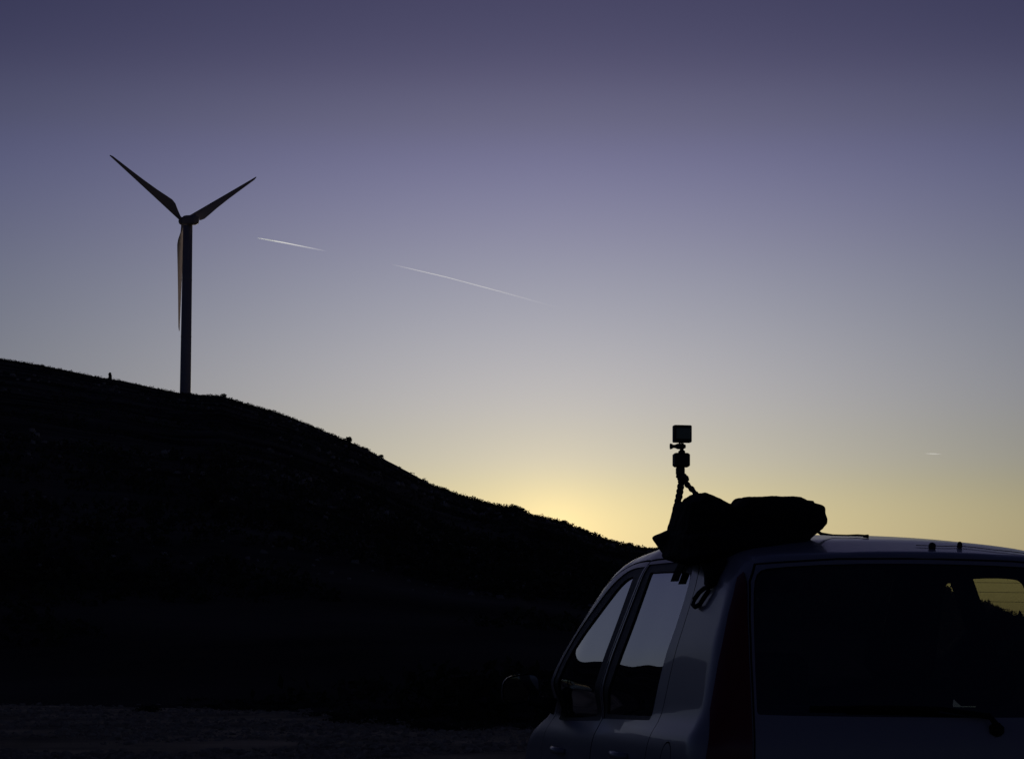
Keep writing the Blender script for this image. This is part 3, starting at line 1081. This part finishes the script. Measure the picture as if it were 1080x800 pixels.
# wiper
piv = s_rear(np.array([.148]), np.array([.935]))[0]
wp = s_rear(np.array([.123, -.03, -.19, -.33]), np.array([.962, .982, .986, .986])); wn_ = grad(wp)
arm = [tuple(piv + np.array([0, -.03, 0]))] + [tuple(a + b * .022) for a, b in zip(wp, wn_)]
b0 = rbox(piv[0], piv[1] - .004, piv[2] - .004, .046, .04, .04, .012)
v, f = join(b0, tube(arm, [.011, .009, .007, .006, .005], 8))
wip = mesh_obj('rear_wiper', v, f, M['rubber'], tailgate)
xs_ = np.linspace(-.45, -.03, 14)
q = s_rear(xs_, np.full_like(xs_, .988)); nn = grad(q)
v, f = tube([tuple(a + b * .010) for a, b in zip(q, nn)], .006, 6)
mesh_obj('wiper_blade', v, f, M['rubber'], wip)

# --- front sheet
tz = [(p[0], p[2]) for p in s_top(fx, np.full_like(fx, 3.80))]
outer_f = [(a, .22) for a in np.linspace(-exs[-1], exs[-1], 31)][1:-1] + [(exs[-1], z) for z in fz] + tz[::-1][1:-1] + [(-exs[-1], z) for z in fz[::-1]]
grille = dens([(-.35, .40), (.35, .40), (.30, .58), (-.30, .58)], .03)
hlL = dens([(-.585, .64), (-.36, .66), (-.38, .76), (-.585, .79)], .03)
hlR = [(-a, b) for a, b in hlL]
V5, cf = region(outer_f, [grille, hlL, hlR], H, [('g', grille), ('hl', hlL), ('hr', hlR)])
PF = s_front(V5[:, 0].copy(), V5[:, 1].copy()); NF = grad(PF)
panel('front_bumper', PF, NF, cf['rest'], PM, car, 0, .03)
panel('grille', PF, NF, cf['g'], TM, car, -.01, .02)
panel('headlight', PF, NF, cf['hl'], [M['headlamp'], M['trim']], car, .003, .03)
panel('headlight', PF, NF, cf['hr'], [M['headlamp'], M['trim']], car, .003, .03)

# --- underbody
v, f = rbox(0, 2.0, .245, 1.36, 3.7, .05, .02)
mesh_obj('underbody', v, f, M['trim'], car)

# --- wheels
def wheel(x, y):
    s = -1 if x < 0 else 1
    e_ = mesh_obj('wheel', *lathe([(.07, -.05), (.07, .05)], 16, 'x'), M['rim'], car)
    e_.location = (x, y, .30)
    v, f = lathe([(.205, -.085), (.25, -.098), (.285, -.092), (.300, -.07), (.300, .07), (.285, .092), (.25, .098), (.205, .085), (.205, -.085)], 40, 'x', False)
    mesh_obj('tyre', v, f, M['rubber'], e_, True)
    parts = [lathe([(.203, -.08), (.203, .08), (.185, .075), (.18, -.07), (.203, -.08)], 36, 'x', False)]
    for k in range(7):
        a = 2 * math.pi * k / 7
        parts.append(tube([(s * .05, .04 * math.cos(a), .04 * math.sin(a)), (s * .065, .19 * math.cos(a), .19 * math.sin(a))], [.024, .018], 6))
    v, f = join(*parts)
    mesh_obj('rim', v, f, M['rim'], e_)
for x in (-.72, .72):
    wheel(x, .62); wheel(x, 3.18)

# --- door mirrors
def door_mirror(s):
    c = Vector((s * .955, 2.80, .985))
    n, m = 20, 12
    v, f = [], []
    for i in range(m + 1):
        t = i / m                                   # 0 = open back (towards the rear), 1 = nose
        k = math.sqrt(max(0, 1 - t ** 2.4))
        for j in range(n):
            q = 2 * math.pi * j / n
            cx, cz = math.cos(q), math.sin(q)
            X = .088 * k * math.copysign(abs(cx) ** .6, cx)
            Z = .060 * k * math.copysign(abs(cz) ** .65, cz) + .012 * X / .098 * -s
            v.append((c.x + X, c.y - .02 + .105 * t + (1 - t) * X * (-.48 if s > 0 else .16), c.z + Z))
    for i in range(m):
        for j in range(n):
            a, b = i * n + j, i * n + (j + 1) % n
            f.append((a, b, b + n, a + n))
    sh = mesh_obj('door_mirror', v, f, M['paint'], car, True)
    g, gf = [], []
    for j in range(n):
        q = 2 * math.pi * j / n
        cx, cz = math.cos(q), math.sin(q)
        X = .080 * math.copysign(abs(cx) ** .6, cx)
        g.append((c.x + X, c.y - .012 + X * (-.48 if s > 0 else .16), c.z + .052 * math.copysign(abs(cz) ** .65, cz) + .012 * X / .098 * -s))
    gf.append(tuple(range(n)))
    mesh_obj('mirror_glass', g, gf, M['mirror'], sh)
    v, f = tube([(s * .80, 2.80, .915), (s * .86, 2.81, .93), (s * .92, 2.81, .945)], [.035, .028, .025], 10)
    mesh_obj('mirror_arm', v, f, M['trim'], sh, True)
door_mirror(-1); door_mirror(1)

# --- cabin
def seat(name, x, y, wide, back_h, head):
    v1 = rbox(x, y, .48, wide, .48, .16, .04)
    e_ = mesh_obj(name, *v1, M['inside'], car)
    v, f = rbox(0, 0, back_h / 2, wide, .13, back_h, .05)
    rot = Matrix.Rotation(R(14), 3, 'X')
    v = [rot @ Vector(q) + Vector((x, y - .22, .52)) for q in v]
    mesh_obj('backrest', v, f, M['inside'], e_)
    for hx in head:
        v, f = rbox(0, 0, back_h + .10, .24, .09, .16, .035)
        v = [rot @ Vector(q) + Vector((x + hx, y - .22, .52)) for q in v]
        mesh_obj('headrest', v, f, M['inside'], e_)
seat('front_seat', -.36, 2.05, .50, .54, [0])
seat('front_seat', .36, 2.05, .50, .54, [0])
seat('rear_bench', 0, 1.12, 1.22, .46, [-.38, .38])
v, f = rbox(0, 2.86, .80, 1.34, .40, .24, .06)
dash = mesh_obj('dashboard', v, f, M['inside'], car)
ring = [(-.36 + .18 * math.cos(a), 2.50 + .05 * math.sin(a), .90 + .17 * math.sin(a)) for a in np.linspace(0, 2 * math.pi, 29)]
v, f = join(tube(ring, .014, 8), tube([(-.36, 2.50, .90), (-.36, 2.72, .82)], .03, 8), tube([(-.53, 2.50, .90), (-.19, 2.50, .90)], .014, 6))
mesh_obj('steering_wheel', v, f, M['inside'], car)
v, f = rbox(0, .62, .78, 1.2, .62, .03, .01)
mesh_obj('parcel_shelf', v, f, M['inside'], car)
v, f = rbox(0, 2.17, 1.40, .22, .03, .06, .012)
mesh_obj('inner_mirror', v, f, M['inside'], car)


# ------------------------------------------------------------------ gear on the roof (built in the car's frame, standing free)
RM = Matrix.Rotation(PSI, 4, 'Z') @ Matrix.Rotation(ROLL, 4, 'Y')
CARM = Matrix.Translation((TX, TY, 0)) @ RM
SCALE = Vector((SX, 1, 1))
CARI = CARM.inverted()


def onplane(px, py, yl):
    """point seen at a pixel, on the cross plane y = yl of the car"""
    d = Vector(ray(px, py)); o = CARI @ Vector((0, 0, EYE)); dl = CARI.to_3x3() @ d
    t = (yl - o.y) / dl.y
    return o + dl * t


def hull(px, py):
    """point of the car's hull seen at a pixel, and its normal"""
    d = Vector(ray(px, py)); o = CARI @ Vector((0, 0, EYE)); dl = CARI.to_3x3() @ d
    t = np.arange(5.5, 12, .001)
    P = np.array(o)[None] + t[:, None] * np.array(dl)[None]
    P[:, 0] /= SX
    f = FB(P[:, 0], P[:, 1], P[:, 2])
    i = int(np.argmax(f < 0)) if (f < 0).any() else int(np.argmin(f))
    n = grad(P[i:i + 1])[0]
    return Vector(P[i]) * SCALE, Vector((n[0] / SX, n[1], n[2])).normalized()


def thing(name, base):
    """Empty standing at a point given in the car's frame; returns it and the map from the car's frame to its own"""
    e_ = empty(name)
    e_.location = CARM @ Vector(base)
    e_.rotation_euler = RM.to_euler()
    b = Vector(base)
    return e_, (lambda V: [Vector(q) - b for q in V])


def puff(poly, yc, half, n=9, inset=.0):
    """soft body with the outline poly (pixels, on plane yc) and a rounded depth"""
    P = [onplane(px, py, yc) for px, py in poly]
    c = sum(P, Vector()) / len(P)
    v, f = [], []
    m = len(P)
    for i in range(n):
        t = -1 + 2 * i / (n - 1)
        k = max(.25, (1 - abs(t) ** 5) ** (1 / 2.6))
        for q in P:
            w = c + (q - c) * k
            v.append((w.x, yc + half * t, w.z))
    for i in range(n - 1):
        for j in range(m):
            a, b = i * m + j, i * m + (j + 1) % m
            f.append((a, b, b + m, a + m))
    f.append(tuple(range(m - 1, -1, -1))); f.append(tuple(range((n - 1) * m, n * m)))
    return v, f


from mathutils import noise as mnoise


def cloth(name, parts, voxel, material, parent, tomap, amp=.004, scale=22):
    """join soft bodies into one skin, then crease it"""
    v, f = join(*parts)
    me = bpy.data.meshes.new(name)
    me.from_pydata([tuple(q) for q in v], [], f)
    o = bpy.data.objects.new(name, me)
    COL.objects.link(o)
    r_ = o.modifiers.new('r', 'REMESH'); r_.mode = 'VOXEL'; r_.voxel_size = voxel
    sm = o.modifiers.new('s', 'SMOOTH'); sm.factor = .5; sm.iterations = 1
    dg = bpy.context.evaluated_depsgraph_get()
    new = bpy.data.meshes.new_from_object(o.evaluated_get(dg))
    bpy.data.objects.remove(o)
    co = [q.co.copy() for q in new.vertices]
    nr = [q.normal.copy() for q in new.vertices]
    for q, c, nn in zip(new.vertices, co, nr):
        d = mnoise.noise(c * scale) * amp + mnoise.noise(c * scale * 2.7) * amp * .5
        fold = abs(mnoise.noise(Vector((c.x * 9 + c.z * 5, c.y * 4, c.z * 14)))) * amp * 1.6
        q.co = tomap([c + nn * (d - fold)])[0]
    new.materials.clear(); new.materials.append(material)
    new.shade_smooth()
    o = bpy.data.objects.new(name, new)
    COL.objects.link(o)
    o.parent = parent
    return o


def ribbon(pts, nrm, width, thick=.003):
    """flat webbing along points: width across, lying on the normals"""
    pts = [Vector(p) for p in pts]; nrm = [Vector(q).normalized() for q in nrm]
    v, f = [], []
    for i, p in enumerate(pts):
        t = (pts[min(i + 1, len(pts) - 1)] - pts[max(i - 1, 0)]).normalized()
        s_ = t.cross(nrm[i]).normalized()
        w = width[i] if isinstance(width, (list, tuple)) else width
        for a, b in ((-1, 0), (1, 0), (1, 1), (-1, 1)):
            v.append(p + s_ * a * w / 2 + nrm[i] * b * thick)
    for i in range(len(pts) - 1):
        for k in range(4):
            a, b = i * 4 + k, i * 4 + (k + 1) % 4
            f.append((a, b, b + 4, a + 4))
    f.append((3, 2, 1, 0)); n = (len(pts) - 1) * 4; f.append((n, n + 1, n + 2, n + 3))
    return v, f


def backpack():
    base = s_top(np.array([-.40]), np.array([.95]))[0] * np.array(SCALE)
    e_, mp = thing('backpack', base)
    right = [(767, 536), (771, 533), (776, 529), (780, 524.8), (783, 523.5), (800, 523.8), (832, 523.8), (838, 525), (846, 530.5), (853, 531), (861, 533.5), (864, 536), (865, 553), (861, 559), (853, 566), (840, 578), (790, 592), (768, 596), (762, 560)]
    left = [(733, 520), (736, 520.5), (744, 524.5), (754, 529), (766, 534), (778, 540), (792, 553), (795, 592), (760, 598), (722, 594), (704, 587), (706, 572), (711, 560), (714, 545), (716, 532), (719, 528.5), (727, 528), (730, 523)]
    cloth('bag_body', [puff(right, .82, .17), puff(left, .98, .22), puff([(716, 566), (800, 550), (845, 562), (835, 586), (760, 597), (715, 590)], .86, .26)], .006, M['bag'], e_, mp)
    # stiff flap sticking out over the roof edge
    wedge = [(690, 566.5), (691, 564), (705, 558.5), (722, 552), (735, 560), (735, 590), (712, 589), (703, 585.5), (697, 577)]
    cloth('side_flap', [puff(wedge, 1.12, .10)], .006, M['bag'], e_, mp, amp=.002)
    # piping and zip along the main compartment
    zp = [onplane(px, py, .60) for px, py in [(775, 548), (800, 545), (840, 546), (858, 552)]]
    v, f = tube(zp, .004, 6)
    mesh_obj('zip', mp(v), f, M['strap'], e_)
    # carry handle on top
    hd = [onplane(px, py, .80) for px, py in [(849, 531), (852, 529), (857, 529.5), (859, 533)]]
    v, f = tube(hd, .006, 8)
    mesh_obj('carry_handle', mp(v), f, M['strap'], e_)
    # webbing that hangs over the door frame
    y0 = 1.14
    zz_ = [1.487, 1.478, 1.462, 1.44, 1.41, 1.378]
    c_ = s_side(np.full(6, y0), np.minimum(np.array(zz_), 1.47)); n_ = grad(c_); c_ = c_ * np.array(SCALE)
    v, f = ribbon([Vector(a) + Vector(b) * .003 for a, b in zip(c_, n_)], [Vector(b) for b in n_], .10)
    mesh_obj('hanging_strap', mp(v), f, M['strap'], e_)
    # gathered end of a shoulder strap with its loop, hanging on the rear pillar
    ol = [(741, 588), (754, 590), (768, 591), (764, 600), (759, 609), (757, 616), (752, 621), (748, 618), (748, 608), (744, 598)]
    hp = [hull(*q) for q in ol]
    c0 = hull(754, 603)
    v = [p + n * .004 for p, n in hp] + [p + n * .018 for p, n in hp] + [c0[0] + c0[1] * .004, c0[0] + c0[1] * .030]
    m_ = len(ol)
    f = []
    for i in range(m_):
        j = (i + 1) % m_
        f += [(i, j, 2 * m_), (m_ + j, m_ + i, 2 * m_ + 1), (i, m_ + i, m_ + j, j)]
    st = mesh_obj('shoulder_strap', mp(v), f, M['strap'], e_, True)
    lp = [hull(*q) for q in [(752, 620), (747, 621), (741, 626), (736, 633), (734.5, 638.5), (737, 641), (742, 638), (747, 630), (751, 624)]]
    v, f = tube([p + n * .012 for p, n in lp] + [lp[0][0] + lp[0][1] * .012], .0075, 8)
    mesh_obj('strap_loop', mp(v), f, M['strap'], st)
    # thin draw cord running over the roof to its toggle
    cp = []
    for q in [(856, 556), (866, 562.5)]:
        cp.append(onplane(*q, .74))
    for q in [(878, 565.8), (893, 566.2), (905, 566)]:
        p, n = hull(*q); cp.append(p + n * .006)
    p, n = hull(914, 567); cp.append(p + n * .007)
    v, f = tube(cp, [.006, .005, .003, .003, .004, .004], 6)
    mesh_obj('draw_cord', mp(v), f, M['strap'], e_)
    v, f = tube([p + n * .006 - Vector((.011, 0, 0)), p + n * .006 + Vector((.006, 0, 0))], [.0045, .006], 8)
    mesh_obj('toggle', mp(v), f, M['strap'], e_)
    tag(e_, 'bulky black backpack with loose straps lying on the car roof', 'backpack')
backpack()


def rope():
    pts = []
    for q in [(966, 576.0), (983, 576.6), (1000, 577), (1012, 576.6), (1030, 578.5), (1050, 581), (1066, 582.5), (1085, 585), (1120, 592)]:
        p, n = hull(*q); pts.append(p + n * .004)
    e_, mp = thing('tie_cord', pts[0])
    v, f = tube(pts, .0013, 6)
    mesh_obj('cord', mp(v), f, M['strap'], e_)
    for q, r_ in (((983, 578.5), .0115), ((1012, 577.5), .0085)):
        p, n = hull(*q)
        v, f = lathe([(r_ * .5, -.003), (r_, .002), (r_, .012), (r_ * .7, .018), (r_ * .3, .020)], 14)
        rot = n.to_track_quat('Z', 'Y').to_matrix()
        v = [rot @ Vector(w) + p for w in v]
        mesh_obj('knob', mp(v), f, M['plastic'], e_, True)
    tag(e_, 'thin dark cord with two knobs lying along the rear edge of the car roof', 'cord')
rope()


def tripod_and_camera():
    Y = 1.10
    foot = onplane(712, 560, Y)
    e_, mp = thing('mini_tripod', foot)
    def leg(path, r0, r1, n):
        """flexible leg: a chain of ball joints"""
        P = [Vector(p) for p in path]
        L = [0]
        for a, b in zip(P, P[1:]): L.append(L[-1] + (b - a).length)
        parts = []
        core = tube(P, [r0 * .8 + (r1 - r0) * .8 * k / (len(P) - 1) for k in range(len(P))], 8)
        parts.append(core)
        for i in range(n):
            d = L[-1] * (i + .5) / n
            k = max(j for j in range(len(L) - 1) if L[j] <= d)
            t = (d - L[k]) / (L[k + 1] - L[k])
            c = P[k].lerp(P[k + 1], t); r_ = r0 + (r1 - r0) * d / L[-1]
            ax = (P[k + 1] - P[k]).normalized()
            rot = ax.to_track_quat('Z', 'Y').to_matrix()
            v, f = lathe([(r_ * .55, -r_ * .95), (r_ * .95, -r_ * .45), (r_, 0), (r_ * .95, r_ * .45), (r_ * .55, r_ * .95)], 10)
            parts.append(([rot @ Vector(q) + c for q in v], f))
        v, f = join(*parts)
        mesh_obj('leg', mp(v), f, M['plastic'], e_, True)
    o_ = onplane
    leg([o_(718.5, 505, Y), o_(716, 520, Y - .01), o_(712, 538, Y - .02), o_(709.5, 556, Y - .03)], .0105, .009, 10)
    leg([o_(721.5, 505, Y), o_(725, 511, Y - .03), o_(731, 517, Y - .05), o_(739, 528, Y - .07), o_(742, 545, Y - .08)], .0105, .010, 7)
    leg([o_(720, 506, Y), o_(717.5, 523, Y + .05), o_(713, 542, Y + .09), o_(712, 556, Y + .11)], .009, .009, 9)
    # crown of the legs, ball, clamp screw
    parts = []
    c = o_(719.5, 503, Y)
    v, f = lathe([(.010, -.016), (.017, -.008), (.018, .004), (.012, .012)], 16); parts.append(([Vector(q) + c for q in v], f))
    v, f = tube([o_(713.5, 501, Y), o_(716, 501.5, Y), o_(719, 502, Y)], [.008, .010, .006], 10); parts.append((v, f))
    v, f = tube([o_(721, 504, Y), o_(724, 504.5, Y), o_(726, 504, Y)], [.006, .010, .009], 10); parts.append((v, f))
    v, f = join(*parts); mesh_obj('ball_head', mp(v), f, M['plastic'], e_, True)
    # neck, swivel block, pin
    c = o_(717.5, 496.5, Y)
    v, f = rbox(c.x, c.y, c.z, .028, .026, .030, .005); mesh_obj('neck', mp(v), f, M['plastic'], e_)
    c = o_(718.5, 485, Y)
    v, f = rbox(c.x, c.y, c.z, .053, .045, .047, .005)
    blk = mesh_obj('swivel_block', mp(v), f, M['plastic'], e_)
    c2 = o_(719, 476.5, Y)
    v, f = rbox(c2.x, c2.y, c2.z, .020, .024, .012, .003); mesh_obj('block_cap', mp(v), f, M['plastic'], blk)
    v, f = tube([o_(719, 475.5, Y), o_(719, 470, Y)], .0065, 10); mesh_obj('pin', mp(v), f, M['plastic'], e_, True)
    # thumbscrew across the joint
    v, f = join(tube([o_(706.8, 470.5, Y), o_(709.2, 470.5, Y)], [.0105, .0085], 10), tube([o_(709, 470.5, Y), o_(713, 470.5, Y)], [.006, .006], 10),
                tube([o_(712, 470.5, Y), o_(714.5, 470.5, Y), o_(720, 470.5, Y), o_(723, 470.5, Y)], [.006, .0095, .010, .006], 12))
    mesh_obj('thumbscrew', mp(v), f, M['plastic'], e_, True)
    tag(e_, 'black mini tripod with flexible jointed legs standing against the backpack on the car', 'tripod')
    # the camera itself
    c = o_(719.4, 457.4, Y)
    k_, mk = thing('action_camera', o_(719, 467, Y))
    v, f = rbox(c.x, c.y, c.z, .0605, .034, .058, .0025)
    mesh_obj('housing', mk(v), f, M['plastic'], k_)
    v, f = rbox(c.x, c.y - .018, c.z, .048, .004, .040, .002)
    mesh_obj('back_door', mk(v), f, M['lens'], k_)
    v, f = lathe([(.013, 0), (.013, .010), (.010, .012)], 18, 'y')
    mesh_obj('lens', mk([Vector(q) + Vector((c.x - .012, c.y + .016, c.z + .008)) for q in v]), f, M['lens'], k_)
    for dx in (-.006, 0, .006):
        v, f = rbox(c.x + dx - .003, c.y, c.z - .0335, .003, .014, .012, .001)
        mesh_obj('mount_tab', mk(v), f, M['plastic'], k_)
    tag(k_, 'small square black action camera on top of the mini tripod', 'camera')
tripod_and_camera()
